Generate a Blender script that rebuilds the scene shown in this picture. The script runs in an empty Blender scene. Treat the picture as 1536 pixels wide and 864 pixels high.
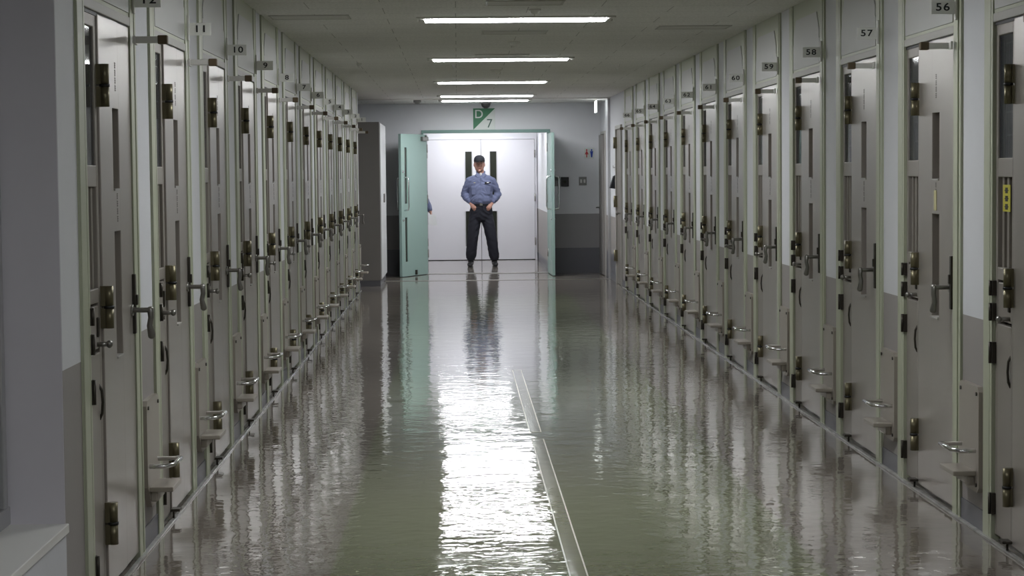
import bpy, bmesh, math, random
from mathutils import Vector, Matrix, Euler
random.seed(7)
PI = math.pi
SC = bpy.context.scene
COL = SC.collection

# ---------------------------------------------------------------- camera
F = 3050.0
CAMH = 1.49
ROLL = 0.0110
cam = bpy.data.cameras.new('camera'); cam.sensor_width = 36.0; cam.lens = F / 1536 * 36
cam.clip_start = 0.05; cam.clip_end = 200
camo = bpy.data.objects.new('camera', cam); COL.objects.link(camo)
vy = Vector((686 - 768, 432 - 260, -F)).normalized()          # world +Y seen in camera axes
uz = Vector((-ROLL, 1, 0)); uz = (uz - vy * uz.dot(vy)).normalized()
vx = vy.cross(uz)
M = Matrix((vx, vy, uz)).transposed()                          # camera <- world
camo.matrix_world = Matrix.Translation((0, 0, CAMH)) @ M.transposed().to_4x4()
SC.camera = camo

# ---------------------------------------------------------------- world, exposure
SC.view_settings.view_transform = 'Standard'
SC.view_settings.look = 'None'
SC.view_settings.gamma = 1
SC.view_settings.use_curve_mapping = False
SC.view_settings.exposure = 0.66
w = bpy.data.worlds.new('world'); SC.world = w; w.use_nodes = True
w.node_tree.nodes['Background'].inputs[0].default_value = (0.6, 0.63, 0.7, 1)
w.node_tree.nodes['Background'].inputs[1].default_value = 0.0
LAMP_POWER = 25.0

# ---------------------------------------------------------------- dimensions
XL, XR, H = -1.255, 2.126, 2.52
P, UNIT = 1.602, 1.222
L12 = 6.790                       # near edge of door 12 on the left wall
R57 = 10.133                       # near edge of door 57 on the right wall
YEND = 30.15

# ---------------------------------------------------------------- materials
def s2l(c):
    c = c / 255.0
    return c / 12.92 if c <= 0.04045 else ((c + 0.055) / 1.055) ** 2.4
def rgb(r, g, b): return (s2l(r), s2l(g), s2l(b), 1)
def mat(name, col, rough=0.6, metal=0.0, noise=0.0, nscale=8.0, bump=0.0, bscale=60.0, emit=None, estr=0, coat=0.0, stretch=None, alpha=1.0, spec=0.5):
    m = bpy.data.materials.new(name); m.use_nodes = True
    nt = m.node_tree; b = nt.nodes['Principled BSDF']
    b.inputs['Base Color'].default_value = col
    b.inputs['Roughness'].default_value = rough
    b.inputs['Metallic'].default_value = metal
    b.inputs['Coat Weight'].default_value = coat
    b.inputs['Specular IOR Level'].default_value = spec
    b.inputs['Alpha'].default_value = alpha
    if emit:
        b.inputs['Emission Color'].default_value = emit
        b.inputs['Emission Strength'].default_value = estr
    if noise or bump:
        tc = nt.nodes.new('ShaderNodeTexCoord'); mp = nt.nodes.new('ShaderNodeMapping')
        nt.links.new(tc.outputs['Object'], mp.inputs['Vector'])
        if stretch: mp.inputs['Scale'].default_value = stretch
    if noise:
        n = nt.nodes.new('ShaderNodeTexNoise'); n.inputs['Scale'].default_value = nscale; n.inputs['Detail'].default_value = 5
        nt.links.new(mp.outputs['Vector'], n.inputs['Vector'])
        mx = nt.nodes.new('ShaderNodeMix'); mx.data_type = 'RGBA'
        mx.inputs[6].default_value = tuple(c * (1 - noise) for c in col[:3]) + (1,)
        mx.inputs[7].default_value = tuple(min(1, c * (1 + noise)) for c in col[:3]) + (1,)
        nt.links.new(n.outputs['Fac'], mx.inputs[0]); nt.links.new(mx.outputs[2], b.inputs['Base Color'])
    if bump:
        n2 = nt.nodes.new('ShaderNodeTexNoise'); n2.inputs['Scale'].default_value = bscale; n2.inputs['Detail'].default_value = 3
        nt.links.new(mp.outputs['Vector'], n2.inputs['Vector'])
        bp = nt.nodes.new('ShaderNodeBump'); bp.inputs['Strength'].default_value = bump; bp.inputs['Distance'].default_value = 0.01
        nt.links.new(n2.outputs['Fac'], bp.inputs['Height']); nt.links.new(bp.outputs['Normal'], b.inputs['Normal'])
    return m

MT = {}
MT['reveal'] = mat('grey_reveal_paint', rgb(196, 193, 199), 0.6, noise=0.03)
MT['white'] = mat('white_wall_paint', rgb(205, 206, 210), 0.65, noise=0.03, bump=0.05, bscale=90)
MT['dado'] = mat('grey_dado_paint', rgb(146, 141, 138), 0.55, noise=0.03, bump=0.05, bscale=90)
MT['enddado'] = mat('end_grey_paint', rgb(140, 138, 140), 0.5, noise=0.03)
MT['base'] = mat('blue_grey_skirting', rgb(98, 98, 104), 0.4, noise=0.04)
MT['green'] = mat('pale_green_steel', rgb(171, 175, 153), 0.42, noise=0.03)
MT['leaf'] = mat('taupe_satin_steel', rgb(164, 158, 151), 0.30, metal=0.5, noise=0.03, nscale=5, bump=0.01, bscale=30, stretch=(1, 1, 8))
MT['panel'] = mat('taupe_panel_steel', rgb(150, 144, 137), 0.42, metal=0.3, noise=0.03)
MT['recess'] = mat('recess_steel', rgb(128, 121, 113), 0.5, metal=0.2, noise=0.06)
MT['bar'] = mat('recess_bar_steel', rgb(138, 132, 124), 0.45, metal=0.3)
MT['head'] = mat('head_rail_steel', rgb(172, 170, 165), 0.5, metal=0.1)
MT['transom'] = mat('transom_white', rgb(186, 186, 184), 0.5, noise=0.02)
MT['brass'] = mat('aged_brass', rgb(112, 106, 84), 0.38, metal=0.7, noise=0.15, nscale=20)
MT['darkmetal'] = mat('dark_bronze', rgb(66, 62, 56), 0.4, metal=0.7, noise=0.1)
MT['black'] = mat('black_ring', rgb(22, 22, 22), 0.5)
MT['chrome'] = mat('chrome', rgb(205, 205, 205), 0.16, metal=1.0)
MT['nickel'] = mat('satin_nickel', rgb(140, 138, 134), 0.3, metal=0.9)
MT['whitemetal'] = mat('white_enamel', rgb(215, 214, 210), 0.4)
MT['brown'] = mat('brown_rubber', rgb(92, 78, 58), 0.6, noise=0.1, nscale=40)
MT['plate'] = mat('beige_plate_steel', rgb(160, 153, 143), 0.4, metal=0.25, noise=0.04)
MT['glyph'] = mat('faded_print', rgb(112, 106, 100), 0.6)
MT['yellow'] = mat('yellow_tape', rgb(196, 190, 60), 0.5)
MT['cream'] = mat('cream_tape', rgb(182, 176, 130), 0.5)
MT['ink'] = mat('black_ink', rgb(32, 32, 34), 0.5)
MT['signplate'] = mat('grey_acrylic', rgb(232, 232, 228), 0.3, noise=0.02)
MT['teal'] = mat('teal_door_paint', rgb(144, 168, 162), 0.42, noise=0.03, nscale=6)
MT['tealdark'] = mat('teal_frame_paint', rgb(112, 142, 135), 0.42, noise=0.03)
MT['darkglass'] = mat('dark_wired_glass', rgb(46, 48, 42), 0.08, noise=0.1, nscale=30)
MT['signgreen'] = mat('sign_green', rgb(34, 104, 68), 0.5)
MT['signwhite'] = mat('sign_white', rgb(196, 202, 198), 0.5)
MT['red'] = mat('sign_red', rgb(170, 40, 46), 0.5)
MT['blue'] = mat('sign_blue', rgb(34, 62, 150), 0.5)
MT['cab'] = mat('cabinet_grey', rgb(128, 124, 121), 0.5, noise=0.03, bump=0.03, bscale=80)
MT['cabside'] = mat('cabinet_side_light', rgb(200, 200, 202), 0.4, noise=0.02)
MT['vdoor'] = mat('vestibule_door_white', rgb(208, 207, 213), 0.45, noise=0.02, nscale=3)
MT['switch'] = mat('grey_switch_plate', rgb(124, 124, 122), 0.4)
MT['skin'] = mat('skin', rgb(168, 124, 108), 0.55, noise=0.06, nscale=30)
MT['lip'] = mat('lip', rgb(134, 84, 78), 0.5)
MT['shirt'] = mat('blue_uniform_shirt', rgb(92, 98, 126), 0.85, noise=0.12, nscale=10, bump=0.5, bscale=14)
MT['trouser'] = mat('navy_trousers', rgb(25, 26, 37), 0.85, noise=0.2, nscale=9, bump=0.4, bscale=12)
MT['boot'] = mat('black_boot_leather', rgb(20, 20, 22), 0.4)
MT['cap'] = mat('black_cap_cloth', rgb(22, 24, 32), 0.8, noise=0.2, nscale=30)
MT['hair'] = mat('black_hair', rgb(18, 16, 16), 0.6)
MT['paper'] = mat('white_paper', rgb(236, 236, 238), 0.7)
MT['alu'] = mat('aluminium_frame', rgb(176, 176, 178), 0.35, metal=0.5)
MT['tape'] = mat('grey_floor_tape', rgb(136, 138, 116), 0.09, noise=0.15, nscale=6, bump=0.1, bscale=12)
MT['tapeedge'] = mat('beaded_tape_edge', rgb(196, 194, 184), 0.35, noise=0.5, nscale=25)
MT['tube'] = mat('lit_tube', (1, 1, 1, 1), 0.5, emit=(0.96, 0.98, 1.0, 1), estr=LAMP_POWER)
MT['exitsign'] = mat('lit_sign_edge', (1, 1, 1, 1), 0.5, emit=(0.95, 1.0, 0.97, 1), estr=1.6)

# window pane of the cell doors: dark glass with wire mesh behind
def pane_material():
    m = mat('cell_window_glass', rgb(70, 74, 80), 0.07, spec=0.7, alpha=0.5)
    return m
MT['pane'] = pane_material()
def mesh_back_material():
    m = bpy.data.materials.new('wire_mesh_backing'); m.use_nodes = True
    nt = m.node_tree; b = nt.nodes['Principled BSDF']; b.inputs['Roughness'].default_value = 0.6
    tc = nt.nodes.new('ShaderNodeTexCoord'); mp = nt.nodes.new('ShaderNodeMapping')
    mp.inputs['Rotation'].default_value = (PI / 2, 0, 0)
    br = nt.nodes.new('ShaderNodeTexBrick'); br.offset = 0; br.inputs['Scale'].default_value = 1
    br.inputs['Brick Width'].default_value = 0.035; br.inputs['Row Height'].default_value = 0.09
    br.inputs['Mortar Size'].default_value = 0.0035
    br.inputs['Color1'].default_value = rgb(82, 84, 88); br.inputs['Color2'].default_value = rgb(90, 92, 96)
    br.inputs['Mortar'].default_value = rgb(165, 168, 172)
    nt.links.new(tc.outputs['Object'], mp.inputs['Vector']); nt.links.new(mp.outputs['Vector'], br.inputs['Vector'])
    nt.links.new(br.outputs['Color'], b.inputs['Base Color'])
    return m
MT['meshback'] = mesh_back_material()

def ceiling_material():
    m = bpy.data.materials.new('speckled_ceiling_board'); m.use_nodes = True
    nt = m.node_tree; b = nt.nodes['Principled BSDF']; b.inputs['Roughness'].default_value = 0.9
    tc = nt.nodes.new('ShaderNodeTexCoord')
    n = nt.nodes.new('ShaderNodeTexNoise'); n.inputs['Scale'].default_value = 60; n.inputs['Detail'].default_value = 4
    nt.links.new(tc.outputs['Object'], n.inputs['Vector'])
    br = nt.nodes.new('ShaderNodeTexBrick'); br.offset = 0.5; br.inputs['Scale'].default_value = 1
    br.inputs['Brick Width'].default_value = 0.91; br.inputs['Row Height'].default_value = 0.455
    br.inputs['Mortar Size'].default_value = 0.003
    br.inputs['Color1'].default_value = rgb(222, 221, 219); br.inputs['Color2'].default_value = rgb(226, 225, 223)
    br.inputs['Mortar'].default_value = rgb(172, 171, 168)
    nt.links.new(tc.outputs['Object'], br.inputs['Vector'])
    mr = nt.nodes.new('ShaderNodeMapRange'); mr.inputs[1].default_value = 0.35; mr.inputs[2].default_value = 0.65
    mr.inputs[3].default_value = 0.86; mr.inputs[4].default_value = 1.08
    nt.links.new(n.outputs['Fac'], mr.inputs[0])
    mx = nt.nodes.new('ShaderNodeMix'); mx.data_type = 'RGBA'; mx.blend_type = 'MULTIPLY'; mx.inputs[0].default_value = 1
    nt.links.new(br.outputs['Color'], mx.inputs[6]); nt.links.new(mr.outputs[0], mx.inputs[7])
    nt.links.new(mx.outputs[2], b.inputs['Base Color'])
    return m
MT['ceiling'] = ceiling_material()

def floor_material():
    m = bpy.data.materials.new('waxed_vinyl_floor'); m.use_nodes = True
    nt = m.node_tree; b = nt.nodes['Principled BSDF']; L = nt.links.new; N = nt.nodes.new
    b.inputs['Roughness'].default_value = 0.10
    b.inputs['Specular IOR Level'].default_value = 0.66
    tc = N('ShaderNodeTexCoord'); sx = N('ShaderNodeSeparateXYZ'); L(tc.outputs['Object'], sx.inputs[0])
    def step(sock, a, b_, c=1.0, d=0.0):
        r = N('ShaderNodeMapRange'); r.inputs[1].default_value = a; r.inputs[2].default_value = b_
        r.inputs[3].default_value = c; r.inputs[4].default_value = d; L(sock, r.inputs[0]); return r.outputs[0]
    left = step(sx.outputs[0], -0.492, -0.488)            # 1 left of the seam
    right = step(sx.outputs[0], 1.348, 1.352, 0.0, 1.0)   # 1 right of the seam
    far = step(sx.outputs[1], 24.8, 24.82, 0.0, 1.0)      # grey-brown sheet before the end door
    mx = N('ShaderNodeMath'); mx.operation = 'MAXIMUM'; L(left, mx.inputs[0]); L(right, mx.inputs[1])
    mx2 = N('ShaderNodeMath'); mx2.operation = 'MAXIMUM'; L(mx.outputs[0], mx2.inputs[0]); L(far, mx2.inputs[1])
    n = N('ShaderNodeTexNoise'); n.inputs['Scale'].default_value = 1.3; n.inputs['Detail'].default_value = 6; L(tc.outputs['Object'], n.inputs['Vector'])
    g = N('ShaderNodeMix'); g.data_type = 'RGBA'; g.inputs[6].default_value = rgb(118, 122, 98); g.inputs[7].default_value = rgb(130, 134, 110); L(n.outputs['Fac'], g.inputs[0])
    k = N('ShaderNodeMix'); k.data_type = 'RGBA'; k.inputs[6].default_value = rgb(118, 111, 103); k.inputs[7].default_value = rgb(130, 123, 115); L(n.outputs['Fac'], k.inputs[0])
    c = N('ShaderNodeMix'); c.data_type = 'RGBA'; L(mx2.outputs[0], c.inputs[0]); L(g.outputs[2], c.inputs[6]); L(k.outputs[2], c.inputs[7])
    L(c.outputs[2], b.inputs['Base Color'])
    # waves in the wax: a soft broad swell and a finer ripple
    n1 = N('ShaderNodeTexNoise'); n1.inputs['Scale'].default_value = 4.0; n1.inputs['Detail'].default_value = 2; L(tc.outputs['Object'], n1.inputs['Vector'])
    n2 = N('ShaderNodeTexNoise'); n2.inputs['Scale'].default_value = 15.0; n2.inputs['Detail'].default_value = 2; L(tc.outputs['Object'], n2.inputs['Vector'])
    b1 = N('ShaderNodeBump'); b1.inputs['Strength'].default_value = 1.0; b1.inputs['Distance'].default_value = 0.0026; L(n1.outputs['Fac'], b1.inputs['Height'])
    b2 = N('ShaderNodeBump'); b2.inputs['Strength'].default_value = 1.0; b2.inputs['Distance'].default_value = 0.0011; L(n2.outputs['Fac'], b2.inputs['Height']); L(b1.outputs['Normal'], b2.inputs['Normal'])
    L(b2.outputs['Normal'], b.inputs['Normal'])
    n3 = N('ShaderNodeTexNoise'); n3.inputs['Scale'].default_value = 2.0; n3.inputs['Detail'].default_value = 8; L(tc.outputs['Object'], n3.inputs['Vector'])
    L(step(n3.outputs['Fac'], 0.3, 0.7, 0.03, 0.07), b.inputs['Roughness'])
    return m
MT['floor'] = floor_material()

# ---------------------------------------------------------------- helpers
def box(bm, x0, x1, y0, y1, z0, z1, mi=0, bev=0.0):
    r = bmesh.ops.create_cube(bm, size=1.0)
    for v in r['verts']:
        v.co = Vector((x0 + (v.co.x + .5) * (x1 - x0), y0 + (v.co.y + .5) * (y1 - y0), z0 + (v.co.z + .5) * (z1 - z0)))
    fs = set(f for v in r['verts'] for f in v.link_faces)
    for f in fs: f.material_index = mi
    if bev:
        es = list(set(e for f in fs for e in f.edges))
        rr = bmesh.ops.bevel(bm, geom=es, offset=bev, segments=2, affect='EDGES', profile=0.5)
        for f in rr['faces']: f.material_index = mi
def cyl(bm, a, b, r, seg=16, mi=0, r2=None, cap=True):
    a = Vector(a); b = Vector(b); d = b - a
    q = d.to_track_quat('Z', 'Y').to_matrix().to_4x4()
    m = Matrix.Translation((a + b) / 2) @ q
    res = bmesh.ops.create_cone(bm, cap_ends=cap, segments=seg, radius1=r, radius2=r if r2 is None else r2, depth=d.length, matrix=m)
    for f in set(f for v in res['verts'] for f in v.link_faces): f.material_index = mi; f.smooth = len(f.verts) == 4
def tube(bm, pts, rad, seg=12, mi=0, flat=1.0, up=None):
    """swept tube through pts with radius per point and rounded closed ends"""
    pts = [Vector(p) for p in pts]; n = len(pts)
    rad = rad if isinstance(rad, (list, tuple)) else [rad] * n
    rings = []
    prev = None
    def frame(t):
        nonlocal prev
        ref = prev if prev is not None else (Vector(up) if up else (Vector((0, 0, 1)) if abs(t.z) < 0.9 else Vector((1, 0, 0))))
        s = t.cross(ref)
        if s.length < 1e-5: s = t.cross(Vector((0, 1, 0)))
        s.normalize(); u = s.cross(t).normalized(); prev = u
        return s, u
    def ring(c, s, u, r):
        return [bm.verts.new(c + s * math.cos(2 * PI * k / seg) * r + u * math.sin(2 * PI * k / seg) * r * flat) for k in range(seg)]
    for i in range(n):
        t = (pts[min(i + 1, n - 1)] - pts[max(i - 1, 0)]).normalized()
        s, u = frame(t)
        if i == 0:
            for a in (1.2, 0.6): rings.append(ring(pts[0] - t * rad[0] * math.sin(a) * .8, s, u, rad[0] * math.cos(a)))
        rings.append(ring(pts[i], s, u, rad[i]))
        if i == n - 1:
            for a in (0.6, 1.2): rings.append(ring(pts[i] + t * rad[i] * math.sin(a) * .8, s, u, rad[i] * math.cos(a)))
    for a, b in zip(rings, rings[1:]):
        for k in range(seg):
            f = bm.faces.new((a[k], a[(k + 1) % seg], b[(k + 1) % seg], b[k])); f.smooth = True; f.material_index = mi
    f = bm.faces.new(rings[0][::-1]); f.material_index = mi; f = bm.faces.new(rings[-1]); f.material_index = mi
def loft(bm, rings, seg=24, mi=0):
    """rings of (cx, cy, z, rx, ry); closed at both ends"""
    rs = [[bm.verts.new((cx + rx * math.cos(2 * PI * k / seg), cy + ry * math.sin(2 * PI * k / seg), z)) for k in range(seg)] for cx, cy, z, rx, ry in rings]
    for a, b in zip(rs, rs[1:]):
        for k in range(seg):
            f = bm.faces.new((a[k], a[(k + 1) % seg], b[(k + 1) % seg], b[k])); f.smooth = True; f.material_index = mi
    bm.faces.new(rs[0][::-1]).material_index = mi; bm.faces.new(rs[-1]).material_index = mi
def prism(bm, pts, d0, d1, axis='y', mi=0):
    """polygon pts (a,b) extruded from d0 to d1 along axis; a,b are the other two axes in order"""
    def P3(a, b, d):
        return {'x': (d, a, b), 'y': (a, d, b), 'z': (a, b, d)}[axis]
    lo = [bm.verts.new(P3(a, b, d0)) for a, b in pts]; hi = [bm.verts.new(P3(a, b, d1)) for a, b in pts]
    n = len(pts); fs = [bm.faces.new(lo), bm.faces.new(hi[::-1])]
    for k in range(n): fs.append(bm.faces.new((lo[k], hi[k], hi[(k + 1) % n], lo[(k + 1) % n])))
    for f in fs: f.material_index = mi
def ellipsoid(bm, c, r, mi=0, seg=16):
    m = Matrix.Translation(c) @ Matrix.Diagonal((r[0], r[1], r[2], 1))
    res = bmesh.ops.create_uvsphere(bm, u_segments=seg, v_segments=seg // 2 + 2, radius=1, matrix=m)
    for f in set(f for v in res['verts'] for f in v.link_faces): f.material_index = mi; f.smooth = True
def obj(name, bm, mats, parent=None, label=None, recalc=True):
    if recalc: bmesh.ops.recalc_face_normals(bm, faces=bm.faces)
    me = bpy.data.meshes.new(name); bm.to_mesh(me); bm.free()
    for m in (mats if isinstance(mats, (list, tuple)) else [mats]): me.materials.append(MT[m])
    o = bpy.data.objects.new(name, me); COL.objects.link(o)
    if parent: o.parent = parent
    if label: o['label'] = label
    return o
def thing(name, label, cat, loc=(0, 0, 0), rz=0, group=None):
    o = bpy.data.objects.new(name, None); COL.objects.link(o); o.empty_display_size = 0.1
    o.location = loc; o.rotation_euler = (0, 0, rz); o['label'] = label; o['category'] = cat
    if group: o['group'] = group
    return o
def tag(o, label, cat, group=None):
    o['label'] = label; o['category'] = cat
    if group: o['group'] = group
    return o
def struct(name, bm, mats):
    o = obj(name, bm, mats); o['kind'] = 'structure'; return o
def new(): return bmesh.new()
def copy_tree(o, parent=None):
    c = o.copy(); COL.objects.link(c)
    if parent: c.parent = parent
    for ch in list(o.children): copy_tree(ch, c)
    return c
def voxelise(o, size, smooth=6, fac=0.5):
    """turn overlapping closed pieces into one continuous skin"""
    r = o.modifiers.new('r', 'REMESH'); r.mode = 'VOXEL'; r.voxel_size = size; r.use_smooth_shade = True
    s = o.modifiers.new('s', 'SMOOTH'); s.iterations = smooth; s.factor = fac
    dg = bpy.context.evaluated_depsgraph_get(); dg.update()
    me = bpy.data.meshes.new_from_object(o.evaluated_get(dg))
    o.modifiers.clear(); o.data = me
    for p in me.polygons: p.use_smooth = True
    return o
def crumple(o, amp, sc):
    from mathutils import noise
    me = o.data
    ns = [v.normal.copy() for v in me.vertices]
    for v, n_ in zip(me.vertices, ns):
        p = Vector((v.co.x * sc[0], v.co.y * sc[1], v.co.z * sc[2] + abs(v.co.x) * 9))
        v.co += n_ * amp * (abs(noise.noise(p)) * -1.6 + 0.35)
    me.update()
def text_mesh(name, body, size, mat_, parent, loc, rot=(PI / 2, 0, 0), thick=0.0012, bold=0.0, sx=1.0):
    cu = bpy.data.curves.new(name, 'FONT'); cu.body = body; cu.size = size; cu.extrude = thick; cu.offset = bold
    cu.align_x = 'CENTER'; cu.align_y = 'CENTER'
    t = bpy.data.objects.new(name, cu); COL.objects.link(t)
    dg = bpy.context.evaluated_depsgraph_get(); dg.update()
    me = bpy.data.meshes.new_from_object(t.evaluated_get(dg))
    bpy.data.objects.remove(t); me.materials.clear(); me.materials.append(MT[mat_])
    for v in me.vertices: v.co.x *= sx
    o = bpy.data.objects.new(name, me); COL.objects.link(o); o.parent = parent; o.location = loc; o.rotation_euler = rot
    return o

# ---------------------------------------------------------------- setting
bm = new(); box(bm, -2.6, 2.6, -1.0, 36.0, -0.12, 0.0); struct('floor', bm, 'floor')
bm = new(); box(bm, -2.6, 2.6, -1.0, 36.0, H, H + 0.12); struct('ceiling', bm, 'ceiling')

def painted_pier(bm, x0, x1, y0, y1, z0=0.0, z1=H, dado=0.875, band=0.0):
    if band > z0: box(bm, x0, x1, y0, y1, z0, band, 2)
    lo = max(z0, band)
    if lo < dado: box(bm, x0, x1, y0, y1, lo, dado, 1)
    box(bm, x0, x1, y0, y1, max(dado, z0), z1, 0)

LEFT_NUMS = list(range(12, 0, -1)); RIGHT_NUMS = list(range(55, 67))
ly = lambda n: L12 + (12 - n) * P                     # left door: near edge
ry = lambda n: R57 + (n - 57) * P + UNIT              # right door: far edge
IN = 0.006
# left wall: piers between doors, solid masonry behind the doors, window recess near the camera
bm = new(); bb = new()
painted_pier(bm, XL - 0.5, XL - IN, 6.474, L12)
for n in LEFT_NUMS:
    y0 = ly(n); box(bm, XL - 0.5, XL - 0.16, y0, y0 + UNIT, 0, H, 0)
    y1 = ly(n - 1) if n > 1 else y0 + UNIT + 0.40
    painted_pier(bm, XL - 0.5, XL - IN, y0 + UNIT, y1)
    box(bb, XL - IN - 0.02, XL - IN + 0.006, y0 + UNIT, y1, 0, 0.095)
LEND = ly(1) + UNIT + 0.40
WS = 0.386                                            # sill height of the near window
box(bm, XL - 0.5, XL - IN, -1.0, 6.474, 0, WS - 0.03, 0)
box(bm, XL - 0.5, XL - IN, -1.0, 6.474, 2.40, H, 0)
box(bm, XL - 0.5, XL - IN, -1.0, 2.2, WS - 0.03, 2.40, 0)
box(bm, XL - 0.5, XL - IN - 0.001, 6.468, 6.474, WS, 2.40, 2)
struct('wall_left', bm, ['white', 'dado', 'reveal'])
box(bb, XL - IN - 0.02, XL - IN + 0.006, -1.0, L12, 0, 0.095)
struct('baseboard_left', bb, 'base')
bm = new(); bmesh_sill = box(bm, XL - 0.20, XL + 0.004, 2.2, 6.474, WS - 0.03, WS, 0, 0.003); struct('trim_1', bm, 'whitemetal')
# near window set into the recess
win = bpy.data.objects.new('window_1', None); COL.objects.link(win); win['kind'] = 'structure'
xw = XL - 0.18
bm = new()
for a, b_, c, d in ((2.2, 6.474, WS, WS + 0.06), (2.2, 6.474, 2.34, 2.40)): box(bm, xw - 0.05, xw, a, b_, c, d, 0, 0.004)
for a in (2.2, 4.28, 6.39): box(bm, xw - 0.05, xw, a, a + 0.05, WS + 0.06, 2.34, 0, 0.004)
o = obj('window_frame', bm, 'alu', win); o['kind'] = 'structure'
bm = new(); box(bm, xw - 0.032, xw - 0.026, 2.24, 6.40, WS + 0.05, 2.35); o = obj('window_pane', bm, 'darkglass', win); o['kind'] = 'structure'
# alcove on the left before the end wall
bm = new()
painted_pier(bm, -2.5, XL - 0.5, LEND - 0.1, LEND)
painted_pier(bm, -2.5, -2.35, LEND, YEND)
struct('wall_alcove', bm, ['white', 'dado'])

# right wall
bm = new(); bb = new()
RNEAR = ry(55) - UNIT
painted_pier(bm, XR + IN, XR + 0.45, -1.0, RNEAR)
box(bb, XR + IN - 0.006, XR + IN + 0.02, -1.0, RNEAR, 0, 0.095)
for n in RIGHT_NUMS:
    y1 = ry(n); box(bm, XR + 0.16, XR + 0.45, y1 - UNIT, y1, 0, H, 0)
    if n < 66:
        y2 = ry(n + 1) - UNIT
        painted_pier(bm, XR + IN, XR + 0.45, y1, y2)
        box(bb, XR + IN - 0.006, XR + IN + 0.02, y1, y2, 0, 0.095)
R66 = ry(66)
DA0, DA1 = 26.25, 27.15          # steel side door
DB0, DB1 = 29.15, 29.95          # toilet door
for a, b_ in ((R66, DA0), (DA1, DB0), (DB1, YEND + 0.1)):
    painted_pier(bm, XR + IN, XR + 0.45, a, b_, band=0.36 if a > 26 else 0)
    box(bb, XR + IN - 0.006, XR + IN + 0.02, a, min(b_, YEND - 0.01), 0, 0.095)
for a, b_, t in ((DA0, DA1, 2.10), (DB0, DB1, 2.08)):
    box(bm, XR + IN, XR + 0.45, a, b_, t, H, 0)
    box(bm, XR + 0.14, XR + 0.45, a, b_, 0, t, 0)
struct('wall_right', bm, ['white', 'dado', 'base'])
struct('baseboard_right', bb, 'base')

# end wall with the double door opening
OX0, OX1, OZ = -0.495, 1.335, 2.085
bm = new()
painted_pier(bm, -2.5, OX0 - 0.03, YEND, YEND + 0.2, band=0.37)
painted_pier(bm, OX1 + 0.045, XR + 0.3, YEND, YEND + 0.2, band=0.37)
box(bm, OX0 - 0.03, OX1 + 0.045, YEND, YEND + 0.2, OZ + 0.045, H, 0)
struct('wall_end', bm, ['white', 'enddado', 'base'])
# wall behind the camera
bm = new(); box(bm, -2.6, 2.6, -1.2, -1.0, 0, H); struct('wall_near', bm, 'white')
# vestibule behind the double door
VX0, VX1, VY = -1.45, 1.38, 34.9
bm = new(); painted_pier(bm, VX0 - 0.15, VX0, YEND + 0.2, VY, band=0.12); struct('wall_vestibule_left', bm, ['white', 'dado', 'base'])
bm = new(); painted_pier(bm, VX1, VX1 + 0.15, YEND + 0.2, VY, band=0.12); struct('wall_vestibule_right', bm, ['white', 'dado', 'base'])
bm = new()
painted_pier(bm, VX0 - 0.15, -0.53, VY, VY + 0.15, band=0.12)
painted_pier(bm, 1.34, VX1 + 0.15, VY, VY + 0.15, band=0.12)
box(bm, -0.53, 1.34, VY, VY + 0.15, 2.08, H, 0)
struct('wall_vestibule_end', bm, ['white', 'dado', 'base'])

# teal steel frame of the opening
bm = new()
for (a, b_, c, d) in ((OX0 - 0.03, OX0, 0, OZ + 0.045), (OX1, OX1 + 0.045, 0, OZ + 0.045), (OX0, OX1, OZ, OZ + 0.045)):
    box(bm, a, b_, YEND - 0.02, YEND + 0.21, c, d, 0, 0.003)
struct('door_1', bm, 'tealdark')

# shutter track: floor threshold, wall guides, ceiling slot
bm = new(); box(bm, XL + 0.2, XR - 0.004, 28.22, 28.32, 0, 0.004, 0); struct('trim_2', bm, 'nickel')
bm = new(); box(bm, XR - 0.028, XR + IN, 28.30, 28.38, 0, H, 0, 0.003); struct('trim_3', bm, 'alu')
bm = new(); box(bm, -2.3, XR, 28.16, 28.26, H - 0.012, H, 0, 0.003); struct('trim_4', bm, 'whitemetal')
# threshold plate under the double door
bm = new(); box(bm, OX0, OX1, YEND - 0.02, YEND + 0.2, 0, 0.005); struct('trim_5', bm, 'nickel')

MT['kerb'] = mat('worn_pale_edge_strip', rgb(150, 149, 146), 0.22, noise=0.6, nscale=14)
bm = new(); box(bm, XL, XL + 0.018, 6.474, LEND, 0, 0.010, 0, 0.002); struct('trim_6', bm, 'kerb')
bm = new(); box(bm, XR - 0.018, XR, 2.0, DA0, 0, 0.010, 0, 0.002); struct('trim_7', bm, 'kerb')
# floor tape strip with beaded edges
for i, (a, b_) in enumerate(((2.0, 11.30), (11.62, 15.3))):
    t = thing('floor_tape', ['long near strip of grey floor tape running down the corridor', 'short far strip of grey floor tape past the gap'][i], 'floor tape', (0.4325, a, 0), 0, 'floor tape strips')
    bm = new(); box(bm, -0.0325, 0.0325, 0, b_ - a, 0.0, 0.0012); obj('tape', bm, 'tape', t)
    bm = new()
    for s in (-1, 1): box(bm, s * 0.0325 - 0.003, s * 0.0325 + 0.003, 0, b_ - a, 0.0, 0.002)
    for e in (0.0, b_ - a): box(bm, -0.0325, 0.0325, e - 0.003, e + 0.003, 0.0, 0.002)
    obj('beaded_edge', bm, 'tapeedge', t)

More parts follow.
